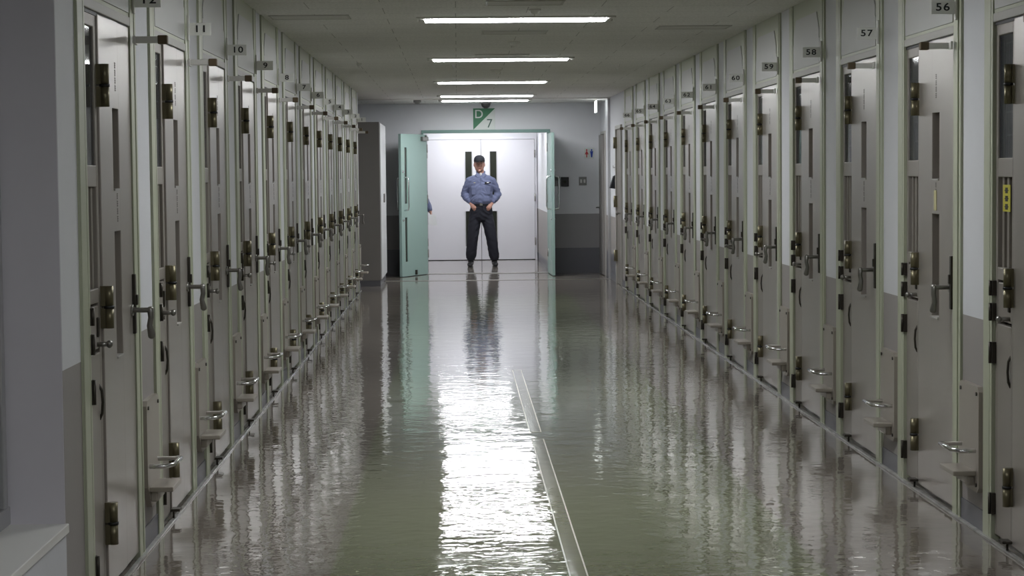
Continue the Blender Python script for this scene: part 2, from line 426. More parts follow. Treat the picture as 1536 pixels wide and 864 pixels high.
# ---------------------------------------------------------------- cell door (one module, local x along the wall, -y into the corridor)
def make_cell_door():
    t = thing('cell_door', '', 'door')
    FZ = 2.06
    # green frame: posts up to the ceiling, lintel, fascia around the transom panel
    bm = new()
    W = UNIT
    for a, b_ in ((0, 0.13), (W - 0.13, W)):
        box(bm, a, b_, -0.0, 0.15, 0, H, 0)
        box(bm, a, b_ - 0.055 if a > 0.5 else b_ - 0.035, -0.006, 0.0, 0, H, 0, 0.002)
        box(bm, b_ - 0.028, b_, -0.006, 0.0, 0, H, 0, 0.002)
    box(bm, 0.13, W - 0.13, 0.0, 0.15, 2.10, H, 0)
    obj('door_frame', bm, 'green', t)
    bm = new()
    a, b_, z0, z1, c = 0.15, W - 0.15, 2.115, 2.42, 0.10
    prism(bm, [(a, z0), (b_, z0), (b_, z1 - 0.16), (b_ - 0.02, z1 - 0.15), (b_ - 0.02, z1 - c), (b_ - c, z1), (a + c, z1), (a + 0.02, z1 - c), (a + 0.02, z1 - 0.15), (a, z1 - 0.16)], -0.005, 0.0)
    obj('transom_panel', bm, 'transom', t)
    bm = new()
    box(bm, 0.13, W - 0.13, -0.005, 0.10, FZ + 0.005, 2.10, 0, 0.003)
    box(bm, 0.13, W - 0.13, 0.004, 0.08, FZ - 0.008, FZ + 0.005, 1)
    obj('head_rail', bm, ['head', 'black'], t)
    bm = new(); box(bm, 0.13, W - 0.13, 0.03, 0.10, 0, 0.022); obj('sill_strip', bm, 'nickel', t)
    # side panel: wired window, barred recess, hatch, lower sheet
    D = 0.008                                        # door face plane
    p0, p1 = 0.135, 0.412
    bm = new()
    box(bm, p0, p1, D + 0.035, D + 0.06, 0.03, FZ, 0)
    box(bm, p0, p0 + 0.028, D, D + 0.035, 0.03, FZ, 0, 0.003)
    box(bm, p1 - 0.04, p1, D, D + 0.035, 0.03, FZ, 0, 0.003)
    for z0, z1 in ((0.03, 0.875), (1.05, 1.10), (1.455, 1.53), (2.01, FZ)):
        box(bm, p0 + 0.028, p1 - 0.04, D, D + 0.035, z0, z1, 0, 0.003)
    sp = obj('side_panel', bm, 'panel', t)
    bm = new(); box(bm, p0 + 0.028, p1 - 0.04, D + 0.030, D + 0.034, 1.53, 2.01); obj('wire_mesh', bm, 'meshback', sp)
    bm = new(); box(bm, p0 + 0.028, p1 - 0.04, D + 0.008, D + 0.013, 1.53, 2.01); obj('window_pane', bm, 'pane', sp)
    bm = new()
    box(bm, p0 + 0.028, p1 - 0.04, D + 0.028, D + 0.034, 1.10, 1.455, 0)
    for a in (p0 + 0.05, p0 + 0.12, p0 + 0.19): box(bm, a, a + 0.03, D + 0.012, D + 0.028, 1.10, 1.455, 1, 0.002)
    obj('barred_recess', bm, ['recess', 'bar'], sp)
    bm = new(); box(bm, p0 + 0.03, p1 - 0.042, D + 0.002, D + 0.034, 0.888, 1.040, 0, 0.004); h = obj('hatch', bm, 'panel', sp)
    bm = new()
    cyl(bm, (p1 - 0.075, D + 0.002, 0.905), (p1 - 0.075, D - 0.035, 0.905), 0.009)
    ellipsoid(bm, (p1 - 0.075, D - 0.040, 0.905), (0.014, 0.012, 0.014))
    obj('hatch_knob', bm, 'nickel', h)
    bm = new(); box(bm, p1 - 0.085, p1 - 0.062, D - 0.006, D + 0.004, 0.93, 1.0, 0, 0.004); obj('hatch_lock', bm, 'darkmetal', h)
    bm = new(); tube(bm, [(p1 - 0.06, D + 0.002, 0.76), (p1 - 0.06, D - 0.007, 0.74), (p1 - 0.06, D - 0.010, 0.70), (p1 - 0.06, D - 0.007, 0.66), (p1 - 0.06, D + 0.002, 0.64)], 0.005); obj('finger_pull', bm, 'darkmetal', sp)
    for z0, z1 in ((0.985, 1.045), (0.885, 0.955), (0.715, 0.80), (0.11, 0.195)):
        bm = new(); box(bm, 0.118, 0.150, -0.009, 0.014, z0, z1, 0, 0.002); cyl(bm, (0.132, -0.012, z0), (0.132, -0.012, z1), 0.007)
        obj('small_hinge', bm, 'darkmetal', sp)
    # door leaf with two slots
    l0, l1 = 0.418, W - 0.134
    s0, s1 = 0.682, 0.818
    bm = new()
    box(bm, l0, s0, D - 0.008, D + 0.045, 0.03, FZ, 0, 0.003)
    box(bm, s1, l1, D - 0.008, D + 0.045, 0.03, FZ, 0, 0.003)
    for z0, z1 in ((0.03, 0.825), (1.29, 1.44), (1.74, FZ)): box(bm, s0 - 0.003, s1 + 0.003, D - 0.0078, D + 0.0448, z0, z1, 0)
    lf = obj('door_leaf', bm, 'leaf', t)
    for z0, z1 in ((0.825, 1.29), (1.44, 1.74)):
        bm = new()
        box(bm, s0, s1, D + 0.034, D + 0.044, z0, z1, 0)
        box(bm, s0 + 0.05, s0 + 0.075, D + 0.016, D + 0.034, z0, z1, 1, 0.002)
        box(bm, s0, s1, D - 0.014, D + 0.030, z0 - 0.002, z0 + 0.006, 2)
        obj('slot_window', bm, ['recess', 'bar', 'head'], lf)
    # faded vertical print above the lower slot and above the upper slot
    bm = new()
    for (zz, k) in ((1.395, 4), (1.875, 4)):
        for i in range(k):
            z = zz - i * 0.028 + 0.03
            for j in range(3): box(bm, 0.745 + 0.000, 0.768, D - 0.0088, D - 0.0078, z - j * 0.008, z - j * 0.008 + 0.003)
            box(bm, 0.755, 0.758, D - 0.0088, D - 0.0078, z - 0.018, z + 0.004)
    obj('printed_marking', bm, 'glyph', lf)
    # big two-part barrel hinges, brass with a black ring
    for z0 in (1.735, 0.955, 0.185):
        bm = new()
        zc = z0 + 0.075
        for a, b_ in ((z0, zc - 0.004), (zc + 0.004, z0 + 0.15)):
            cyl(bm, (l0 - 0.004, -0.020, a), (l0 - 0.004, -0.020, b_), 0.0165, 20, 0)
            box(bm, l0 - 0.016, l0 + 0.008, -0.020, D, a, b_, 0)
        cyl(bm, (l0 - 0.004, -0.020, zc - 0.005), (l0 - 0.004, -0.020, zc + 0.005), 0.0185, 20, 1)
        obj('barrel_hinge', bm, ['brass', 'black'], lf)
    # lock strip at the closing edge and the lever
    bm = new(); box(bm, l1 - 0.035, l1 - 0.006, D - 0.020, D - 0.006, 0.885, 1.115, 0, 0.003)
    box(bm, l1 - 0.030, l1 - 0.010, D - 0.028, D - 0.018, 0.995, 1.035, 0, 0.003)
    obj('lock_strip', bm, 'darkmetal', lf)
    bm = new()
    hx = l1 - 0.06; hz = 0.978
    cyl(bm, (hx, D - 0.006, hz), (hx, D - 0.016, hz), 0.022, 20)
    tube(bm, [(hx, D - 0.01, hz), (hx, D - 0.075, hz), (hx, D - 0.084, hz - 0.010)], [0.010, 0.010, 0.010])
    tube(bm, [(hx, D - 0.080, hz + 0.004), (hx, D - 0.082, hz - 0.03), (hx, D - 0.076, hz - 0.06), (hx, D - 0.084, hz - 0.10)], [0.013, 0.011, 0.011, 0.015])
    obj('lever_handle', bm, 'nickel', lf)
    bm = new(); box(bm, l0 - 0.05, l0 + 0.01, -0.040, D - 0.008, 0.040, 0.052, 0, 0.003); cyl(bm, (l0 - 0.03, -0.01, 0.002), (l0 - 0.03, -0.01, 0.045), 0.005)
    obj('floor_bolt', bm, 'darkmetal', lf)
    # stop bar above the closing edge, white with a rubber tip
    bm = new(); box(bm, l1 - 0.01, l1 + 0.014, -0.115, -0.015, 2.000, 2.026, 0, 0.003); box(bm, l1 - 0.012, l1 + 0.05, -0.028, -0.018, 1.996, 2.030, 0, 0.002)
    sb = obj('stop_bar', bm, 'whitemetal', t)
    bm = new(); box(bm, l1 - 0.014, l1 + 0.018, -0.150, -0.112, 1.996, 2.030, 0, 0.004); obj('rubber_tip', bm, 'brown', sb)
    return t

LEFT_SAY = {12: 'grey steel cell door marked 12, beside the window recess', 11: 'grey steel cell door marked 11, second on the window side',
            1: 'grey steel cell door marked 1, beside the tall grey cabinet'}
RIGHT_SAY = {55: 'grey steel cell door with yellow sticker, cut by the frame before door 56', 66: 'grey steel cell door marked 66, last before the side door'}
proto = make_cell_door(); used = False
for n in LEFT_NUMS + RIGHT_NUMS:
    d = proto if not used else copy_tree(proto); used = True
    if n <= 12:
        d.location = (XL, ly(n), 0); d.rotation_euler = (0, 0, PI / 2)
        d['label'] = LEFT_SAY.get(n, 'grey steel cell door marked %d, between doors %d and %d' % (n, n + 1, n - 1)); d['group'] = 'cell doors in the low-numbered row'
    else:
        d.location = (XR, ry(n), 0); d.rotation_euler = (0, 0, -PI / 2)
        d['label'] = RIGHT_SAY.get(n, 'grey steel cell door marked %d, between doors %d and %d' % (n, n - 1, n + 1)); d['group'] = 'cell doors in the high-numbered row'
    if n == 55:
        sp = [c for c in d.children if c.name.startswith('side_panel')][0]
        bm = new(); box(bm, 0.200, 0.305, 0.0185, 0.0198, 1.32, 1.425); st = obj('warning_sticker', bm, 'yellow', sp, 'yellow sticker with black marks')
        for z in (1.328, 1.360, 1.392):
            box_bm = new(); box(box_bm, 0.235, 0.270, 0.0175, 0.0187, z, z + 0.022); box(box_bm, 0.225, 0.280, 0.0176, 0.0187, z + 0.009, z + 0.013)
            if z < 1.34: mk = box_bm
            else:
                tmp = bpy.data.meshes.new('t'); box_bm.to_mesh(tmp); box_bm.free(); mk.from_mesh(tmp); bpy.data.meshes.remove(tmp)
        obj('sticker_marking', mk, 'ink', sp)
    if n == 56:
        lf = [c for c in d.children if c.name.startswith('door_leaf')][0]
        bm = new(); box(bm, 0.728, 0.772, -0.0025, 0.001, 1.305, 1.395); obj('narrow_sticker', bm, 'cream', lf, 'narrow cream sticker')

# number signs standing out from the wall, read from down the corridor
for n in LEFT_NUMS + RIGHT_NUMS:
    if n == 55: continue
    side = 1 if n <= 12 else -1
    yy = ly(n) + UNIT - 0.065 if side == 1 else ry(n) - UNIT + 0.065
    xx = XL if side == 1 else XR
    lab = 'grey number sign reading %d above its cell door' % n
    t = thing('number_sign', lab, 'sign', (xx, yy, 0), 0, 'cell number signs')
    bm = new(); box(bm, 0.0065 if side == 1 else -0.016, 0.016 if side == 1 else -0.0065, -0.012, 0.012, 2.118, 2.236, 0, 0.002)
    obj('bracket', bm, 'whitemetal', t)
    bm = new(); a, b_ = sorted((side * 0.010, side * 0.116)); box(bm, a, b_, -0.002, 0.002, 2.142, 2.200, 0, 0.001); obj('sign_plate', bm, 'signplate', t)
    for q, chd in enumerate(str(n)):
        text_mesh('digit', chd, 0.045, 'ink', t, (side * 0.068 + (q - (len(str(n)) - 1) / 2) * 0.033, -0.003, 2.171), thick=0.0006, bold=0.0008, sx=1.25)

# wall units low on the piers: backplate, chrome bar, ledge
def make_pedal():
    t = thing('pedal_unit', '', 'wall plate')
    bm = new()
    w0, w1, z0, z1 = -0.16, 0.16, 0.165, 0.60
    c = 0.02
    prism(bm, [(w0, z0 + 0.09), (w0 + 0.09, z0), (w1 - c, z0), (w1, z0 + c), (w1, z1 - c), (w1 - c, z1), (w0 + c, z1), (w0, z1 - c)], -0.022, 0.0)
    bp = obj('backplate', bm, 'plate', t)
    for a, z in ((w0 + 0.03, z1 - 0.03), (w1 - 0.03, z1 - 0.03), (w1 - 0.03, z0 + 0.03)):
        bm = new(); cyl(bm, (a, -0.020, z), (a, -0.027, z), 0.008, 12); obj('screw', bm, 'darkmetal', bp)
    bm = new()
    tube(bm, [(-0.115, -0.02, 0.335), (-0.115, -0.085, 0.335), (-0.09, -0.118, 0.340), (0.09, -0.118, 0.340), (0.115, -0.085, 0.335), (0.115, -0.02, 0.335)], 0.0095)
    obj('chrome_bar', bm, 'chrome', t)
    bm = new(); box(bm, -0.12, 0.12, -0.115, -0.02, 0.232, 0.252, 0, 0.004); box(bm, -0.10, 0.10, -0.05, -0.02, 0.19, 0.235, 0, 0.006)
    obj('ledge', bm, 'plate', t)
    return t
pp = make_pedal(); used = False
for n in LEFT_NUMS + RIGHT_NUMS[1:] + [55]:
    d = pp if not used else copy_tree(pp); used = True
    if n <= 12:
        d.location = (XL - IN, ly(n) + UNIT + 0.19, 0); d.rotation_euler = (0, 0, PI / 2)
        a, b_ = n, n - 1
    else:
        if n == 66: pass
        d.location = (XR + IN, ry(n) - UNIT - 0.19, 0); d.rotation_euler = (0, 0, -PI / 2)
        a, b_ = n - 1, n
    d['label'] = 'beige wall plate with chrome bar and ledge beside cell door %d' % n if b_ in (0, 54, 55) else 'beige wall plate with chrome bar between cell doors %d and %d' % (a, b_)
    if n == 55: d['label'] = 'beige wall plate with chrome bar on the near side of door 55'
    d['group'] = 'low wall plates on the piers'

# ---------------------------------------------------------------- ceiling lamps
def make_lamp():
    t = thing('ceiling_lamp', '', 'lamp', group='fluorescent ceiling lamps')
    bm = new()
    for sg in (-1, 1):
        box(bm, -0.66, 0.66, sg * 0.15 - 0.014, sg * 0.15 + 0.014, H - 0.012, H, 0, 0.002)
    prism(bm, [(-0.145, H), (-0.135, H - 0.010), (0.135, H - 0.010), (0.145, H)], -0.62, 0.62, axis='x')
    obj('housing', bm, 'whitemetal', t)
    for sg in (-1, 1):
        bm = new(); prism(bm, [(sg * 0.605, H - 0.018), (sg * 0.605, H), (sg * 0.648, H), (sg * 0.640, H - 0.012)], -0.12, 0.12); obj('end_cap', bm, 'whitemetal', t)
    bm = new(); box(bm, -0.604, 0.604, -0.13, 0.13, H - 0.018, H - 0.010, 0, 0.002); obj('diffuser', bm, 'tube', t)
    return t
lamp0 = make_lamp(); used = False
LX = 0.400
for i, yy in enumerate((13.64, 18.4, 23.0, 27.05, 28.8, 8.85, 4.05)):
    d = lamp0 if not used else copy_tree(lamp0); used = True
    d.location = (LX, yy, 0)
    d['label'] = ['lit fluorescent tube lamp nearest on the ceiling, widest of the row', 'lit fluorescent tube lamp second from the widest one', 'lit fluorescent tube lamp third in the ceiling row',
                  'lit fluorescent tube lamp fourth in the row, near the end wall', 'lit fluorescent tube lamp closest to the end wall', 'lit fluorescent tube lamp overhead between doors 11 and 56','lit fluorescent tube lamp overhead beside the near window recess'][i]
for i, (x, yy) in enumerate(((0.40, 31.6), (0.26, 34.05))):  # the first is an unseen lamp added to give frontal light in the vestibule
    d = copy_tree(lamp0); d.location = (x, yy, 0); d['group'] = 'vestibule lamps'
    d['label'] = ['fluorescent lamp on the vestibule ceiling just inside the opening', 'fluorescent lamp on the vestibule ceiling before the white doors'][i]

# ceiling vents, sensors
def vent(x, y, w, d, label):
    t = thing('ceiling_vent', label, 'vent', (x, y, H), 0, 'ceiling access panels')
    bm = new(); box(bm, -w / 2, w / 2, -d / 2, d / 2, -0.004, 0, 0, 0.001); obj('panel_plate', bm, 'ventplate', t)
    bm = new()
    for s in (-1, 1):
        box(bm, -w / 2 - 0.01, w / 2 + 0.01, s * d / 2 - 0.008, s * d / 2 + 0.008, -0.006, 0, 0, 0.002)
        box(bm, s * w / 2 - 0.008, s * w / 2 + 0.008, -d / 2, d / 2, -0.006, 0, 0, 0.002)
    obj('panel_rim', bm, 'ventrim', t)
MT['ventplate'] = mat('vent_plate', rgb(200, 199, 196), 0.7, noise=0.05, nscale=40)
MT['ventrim'] = mat('vent_rim', rgb(178, 177, 172), 0.5)
for x, yy, w, lab in ((0.42, 12.4, 0.46, 'grey square ceiling panel in front of the widest lamp'), (0.43, 15.0, 0.46, 'grey ceiling panel between the first two lamps'),
                      (0.40, 17.9, 0.46, 'grey ceiling panel just past the second lamp'), (-0.95, 13.4, 0.5, 'ceiling panel above doors 8 and 7'), (1.7, 14.6, 0.5, 'ceiling panel above doors 59 and 60')):
    vent(x, yy, w, 0.30, lab)
for i, (x, yy, r) in enumerate(((0.50, 12.9, 0.03), (0.46, 16.1, 0.035), (-0.02, 19.4, 0.02), (0.40, 20.4, 0.045), (0.75, 20.0, 0.02), (1.55, 19.6, 0.02), (-0.9, 19.0, 0.02))):
    bm = new(); cyl(bm, (0, 0, -0.012), (0, 0, 0), r * 1.3, 20); ellipsoid(bm, (0, 0, -0.014), (r, r, 0.02)); cyl(bm, (0, 0, -0.045), (0, 0, -0.02), 0.006, 8)
    o = obj('ceiling_sensor', bm, 'whitemetal'); o.location = (x, yy, H)
    tag(o, ['small white ceiling sensor just behind the widest lamp', 'small white sensor before the second lamp', 'tiny white sprinkler left of the third lamp', 'round white smoke sensor in the ceiling centre',
            'tiny white sprinkler near the round smoke sensor', 'tiny white sprinkler over doors 62 and 63', 'tiny white sprinkler over doors 5 and 4'][i], 'sensor', 'small fittings on the ceiling')
t = thing('dome_camera', 'dark dome camera on the ceiling before the D7 sign', 'camera', (0.42, 29.35, H))
bm = new(); cyl(bm, (0, 0, -0.03), (0, 0, 0), 0.085, 24); obj('base_ring', bm, 'switch', t)
bm = new(); ellipsoid(bm, (0, 0, -0.03), (0.07, 0.07, 0.075)); obj('dome', bm, 'black', t)
bm = new(); cyl(bm, (0, 0, -0.035), (0, 0, 0), 0.055, 20); ellipsoid(bm, (0, 0, -0.035), (0.04, 0.04, 0.02))
o = obj('smoke_detector', bm, 'switch'); o.location = (-0.55, 28.6, H); tag(o, 'round grey smoke detector on the ceiling above the tall cabinet side', 'smoke detector')
t = thing('hanging_sign', 'thin hanging sign seen edge-on beside the toilet door, glowing white', 'sign', (1.98, 29.0, 0))
bm = new(); box(bm, -0.009, 0.009, -0.15, 0.15, 2.335, 2.50, 0, 0.002); obj('sign_box', bm, 'exitsign', t)
bm = new(); cyl(bm, (0, -0.1, 2.49), (0, -0.1, H), 0.005, 8); cyl(bm, (0, 0.1, 2.49), (0, 0.1, H), 0.005, 8); obj('hanger', bm, 'whitemetal', t)

# ---------------------------------------------------------------- tall cabinet on the left before the end wall
t = thing('tall_cabinet', 'tall grey cabinet standing against the wall past cell door 1', 'cabinet', (-1.03, 27.05, 0))
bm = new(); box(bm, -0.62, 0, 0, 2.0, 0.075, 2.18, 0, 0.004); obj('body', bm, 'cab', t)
bm = new(); box(bm, -0.61, -0.006, 0.006, 1.99, 0, 0.075); obj('plinth', bm, 'base', t)
for k in range(2):
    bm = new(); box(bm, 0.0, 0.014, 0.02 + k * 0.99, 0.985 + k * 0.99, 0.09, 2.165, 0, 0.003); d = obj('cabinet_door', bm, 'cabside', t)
    bm = new(); yk = 0.92 if k == 0 else 1.09
    box(bm, 0.014, 0.03, yk, yk + 0.03, 1.10, 1.22, 0, 0.004); obj('cabinet_handle', bm, 'nickel', d)

# ---------------------------------------------------------------- teal door leaves
def pull(parent, x, ysgn, z0=0.96, z1=1.44, y0=0.0):
    bm = new()
    tube(bm, [(x, y0, z0), (x, y0 + ysgn * 0.06, z0 + 0.01), (x, y0 + ysgn * 0.07, z0 + 0.05), (x, y0 + ysgn * 0.07, z1 - 0.05), (x, y0 + ysgn * 0.06, z1 - 0.01), (x, y0, z1)], 0.011)
    obj('pull_handle', bm, 'chrome', parent)
def teal_leaf(name, label, loc, rz, mirror=1):
    """local x from the hinge to the free edge, thickness about y=0"""
    t = thing(name, label, 'door', loc, rz)
    W, Hh = 0.90, 2.065
    s0, s1 = 0.70, 0.78
    bm = new()
    box(bm, 0.0, s0, -0.02, 0.02, 0.008, Hh, 0, 0.002); box(bm, s1, W, -0.02, 0.02, 0.008, Hh, 0, 0.002)
    for a, b_ in ((0.008, 0.22), (0.86, 1.06), (1.87, Hh)): box(bm, s0 - 0.002, s1 + 0.002, -0.0198, 0.0198, a, b_)
    lf = obj('panel', bm, 'teal', t)
    for a, b_ in ((0.22, 0.86), (1.06, 1.87)):
        bm = new(); box(bm, s0, s1, -0.008, 0.008, a, b_); obj('slot_window', bm, 'darkglass', t)
    for s in (-1, 1): pull(t, 0.80, s, y0=s * 0.018)
    for z in (0.25, 1.05, 1.80):
        bm = new(); cyl(bm, (-0.004, mirror * 0.022, z), (-0.004, mirror * 0.022, z + 0.12), 0.011, 12); obj('hinge', bm, 'nickel', t)
    bm = new()
    for s in (-1, 1):
        cyl(bm, (0.85, s * 0.018, 1.52), (0.85, s * 0.035, 1.52), 0.02, 16); cyl(bm, (0.85, s * 0.018, 0.82), (0.85, s * 0.032, 0.82), 0.016, 16)
    obj('lock_cylinder', bm, 'chrome', t)
    return t
LA = PI + math.radians(66.5)
tl = teal_leaf('double_door_leaf', 'teal door leaf swung open towards the corridor, face showing', (OX0 + 0.03, YEND - 0.055, 0), LA)
bm = new(); box(bm, 0.02, 0.22, 0.02, 0.06, 1.97, 2.03, 0, 0.004); box(bm, 0.05, 0.09, 0.03, 0.055, 2.03, 2.05, 0, 0.002); obj('door_closer', bm, 'nickel', tl)
bm = new(); box(bm, 0.42, 0.46, 0.02, 0.045, 0.02, 0.09, 0, 0.004); obj('foot_stop', bm, 'darkmetal', tl)
tr = teal_leaf('double_door_leaf', 'teal door leaf swung fully open, seen edge-on beside the switches', (OX1 + 0.02, YEND - 0.05, 0), -PI / 2 + math.radians(1.2), -1)

# white double doors at the back of the vestibule
for s in (-1, 1):
    t = thing('vestibule_door_leaf', 'white steel door leaf behind the standing officer, ' + ('on the paper-holding hand side' if s < 0 else 'on the side with visible hinges'), 'door', (0.405 + s * 0.001, VY - 0.02, 0))
    a0, a1 = (s * 0.15, s * 0.27)
    def xb(bm, a, b_, y0, y1, z0, z1, mi=0, bev=0): box(bm, min(a, b_), max(a, b_), y0, y1, z0, z1, mi, bev)
    bm = new()
    xb(bm, s * 0.003, a0, -0.02, 0.02, 0.01, 2.06); xb(bm, a1, s * 0.915, -0.02, 0.02, 0.01, 2.06)
    for z0, z1 in ((0.01, 0.24), (0.84, 1.10), (1.86, 2.06)): xb(bm, a0, a1, -0.0198, 0.0198, z0, z1)
    obj('panel', bm, 'vdoor', t)
    for z0, z1 in ((0.24, 0.84), (1.10, 1.86)):
        bm = new(); xb(bm, a0, a1, -0.006, 0.006, z0, z1); obj('slot_window', bm, 'darkglass', t)
        bm = new()
        xb(bm, a0 - s * .008, a0 + s * 0.006, -0.024, -0.004, z0, z1); xb(bm, a1 - s * .006, a1 + s * 0.008, -0.024, -0.004, z0, z1)
        obj('window_bead', bm, 'alu', t)
    for z in (0.25, 1.0, 1.75):
        bm = new(); cyl(bm, (s * 0.922, -0.024, z), (s * 0.922, -0.024, z + 0.13), 0.012, 12); obj('hinge', bm, 'nickel', t)
bm = new()
for a, b_ in ((-0.55, -0.515), (1.325, 1.36)): box(bm, a, b_, VY - 0.03, VY + 0.02, 0, 2.10, 0, 0.003)
box(bm, -0.515, 1.325, VY - 0.03, VY + 0.02, 2.065, 2.10, 0, 0.003)
struct('door_2', bm, 'vdoor')

# ---------------------------------------------------------------- signs and fittings on the end wall
t = thing('corridor_sign', 'square green and white sign reading D 7 above the double door', 'sign', (0.405, YEND, 0))
bm = new(); box(bm, -0.162, 0.162, -0.014, 0.0, 2.13, 2.445, 0, 0.002); obj('sign_board', bm, 'signwhite', t)
bm = new(); prism(bm, [(-0.162, 2.13), (-0.162, 2.445), (0.162, 2.445)], -0.017, -0.014); obj('green_triangle', bm, 'signgreen', t)
text_mesh('letter', 'D', 0.175, 'signwhite', t, (-0.078, -0.018, 2.355), bold=0.001)
text_mesh('numeral', '7', 0.185, 'ink7', t, (0.075, -0.0155, 2.215), bold=0.0) if 'ink7' in MT else None
MT['ink7'] = mat('sign_numeral_green', rgb(52, 84, 74), 0.5)
text_mesh('numeral', '7', 0.185, 'ink7', t, (0.078, -0.0155, 2.215))

t = thing('toilet_sign', 'small square sign with a red and a blue figure', 'sign', (1.955, YEND, 1.77))
bm = new(); box(bm, -0.075, 0.075, -0.01, 0, -0.078, 0.078, 0, 0.002); obj('sign_board', bm, 'signwhite', t)
bm = new(); cyl(bm, (-0.036, -0.013, 0.046), (-0.036, -0.010, 0.046), 0.013, 16); prism(bm, [(-0.064, -0.018), (-0.044, 0.030), (-0.028, 0.030), (-0.008, -0.018), (-0.028, -0.018), (-0.028, -0.062), (-0.044, -0.062), (-0.044, -0.018)], -0.013, -0.010); obj('woman_figure', bm, 'red', t)
bm = new(); cyl(bm, (0.036, -0.013, 0.046), (0.036, -0.010, 0.046), 0.013, 16); prism(bm, [(0.012, 0.030), (0.060, 0.030), (0.052, -0.016), (0.047, -0.062), (0.025, -0.062), (0.020, -0.016)], -0.013, -0.010); obj('man_figure', bm, 'blue', t)
bm = new(); box(bm, -0.002, 0.002, -0.012, -0.01, -0.06, 0.06); obj('divider', bm, 'ink', t)

for x0, x1, z0, z1, mt, lab, cat, nm in ((1.430, 1.515, 1.285, 1.43, 'switch', 'small grey intercom box on the end wall next to the teal frame', 'intercom', 'intercom_box'),
                                         (1.53, 1.65, 1.28, 1.42, 'black', 'black square box on the end wall between two grey plates', 'control box', 'control_box'),
                                         (1.80, 1.915, 1.295, 1.42, 'switch', 'grey light switch plate under the toilet sign', 'light switch', 'light_switch')):
    t = thing(nm, lab, cat, ((x0 + x1) / 2, YEND, (z0 + z1) / 2)); w2 = (x1 - x0) / 2; h2 = (z1 - z0) / 2
    bm = new(); box(bm, -w2, w2, -0.03 if mt == 'black' else -0.016, 0, -h2, h2, 0, 0.004); obj('plate', bm, mt, t)
    if nm == 'light_switch':
        for s in (-1, 1):
            bm = new(); box(bm, s * 0.025 - 0.014, s * 0.025 + 0.014, -0.022, -0.014, -0.026, 0.026, 0, 0.003); obj('rocker', bm, 'ventplate', t)
    elif nm == 'intercom_box':
        bm = new()
        for k in range(4): box(bm, -0.024, 0.024, -0.018, -0.015, 0.015 + k * 0.011, 0.020 + k * 0.011)
        obj('speaker_slots', bm, 'black', t); bm = new(); cyl(bm, (0, -0.014, -0.035), (0, -0.022, -0.035), 0.010, 16); obj('call_button', bm, 'nickel', t)
    else:
        bm = new(); cyl(bm, (0, -0.028, 0), (0, -0.036, 0), 0.022, 20); obj('lens', bm, 'darkglass', t)

# side doors in the right wall
t = thing('side_door', 'narrow steel side door with dark hinges past cell door 66', 'door', (XR, DA1, 0), -PI / 2)
W = DA1 - DA0
bm = new()
for a, b_ in ((0, 0.05), (W - 0.05, W)): box(bm, a, b_, -0.02, 0.14, 0, 2.10, 0, 0.003)
box(bm, 0.05, W - 0.05, -0.02, 0.14, 2.05, 2.10, 0, 0.003); obj('door_frame', bm, 'head', t)
bm = new(); box(bm, 0.053, W - 0.053, 0.0, 0.045, 0.01, 2.045, 0, 0.003); lf = obj('door_leaf', bm, 'leaf', t)
for z in (0.30, 1.02, 1.80):
    bm = new(); cyl(bm, (0.045, -0.028, z), (0.045, -0.028, z + 0.15), 0.019, 16); box(bm, 0.03, 0.09, -0.028, 0.002, z, z + 0.15, 0, 0.002); obj('barrel_hinge', bm, 'brass', lf)
bm = new(); cyl(bm, (W - 0.11, 0.0, 0.95), (W - 0.11, -0.05, 0.95), 0.011); ellipsoid(bm, (W - 0.11, -0.06, 0.95), (0.026, 0.02, 0.026)); obj('door_knob', bm, 'nickel', lf)

t = thing('toilet_door', 'pale door standing slightly ajar beside the toilet sign', 'door', (XR, DB1, 0), -PI / 2)
W = DB1 - DB0
bm = new()
for a, b_ in ((0, 0.04), (W - 0.04, W)): box(bm, a, b_, -0.015, 0.13, 0, 2.08, 0, 0.003)
box(bm, 0.04, W - 0.04, -0.015, 0.13, 2.04, 2.08, 0, 0.003); obj('door_frame', bm, 'head', t)
bm = new(); box(bm, 0.0, W - 0.09, 0, 0.038, 0.01, 2.03, 0, 0.003); lf = obj('door_leaf', bm, 'cab', t)
lf.location = (W - 0.044, 0.004, 0); lf.rotation_euler = (0, 0, PI + math.radians(0.8)); 
bm = new()
for s in (-1, 1):
    y0 = 0.0 if s < 0 else 0.038
    cyl(bm, (W - 0.15, y0, 0.97), (W - 0.15, y0 + s * 0.008, 0.97), 0.024, 16); tube(bm, [(W - 0.15, y0, 0.97), (W - 0.15, y0 + s * 0.05, 0.97), (W - 0.25, y0 + s * 0.055, 0.97)], 0.009)
obj('door_lever', bm, 'chrome', lf)

# dark holder on the right wall between the two doors
t = thing('document_holder', 'dark wedge-shaped holder hanging on the white wall past door 66', 'holder', (XR + IN, 27.35, 0))
bm = new(); prism(bm, [(0, 1.26), (-0.085, 1.27), (-0.035, 1.43), (0, 1.45)], -0.09, 0.09); obj('pouch', bm, 'cap', t)
bm = new(); box(bm, -0.012, 0, -0.02, 0.02, 1.50, 1.60, 0, 0.003); tube(bm, [(-0.01, 0, 1.55), (-0.035, 0, 1.545), (-0.035, 0, 1.575)], 0.005); box(bm, -0.008, 0, -0.008, 0.008, 1.44, 1.51); obj('hook', bm, 'nickel', t)

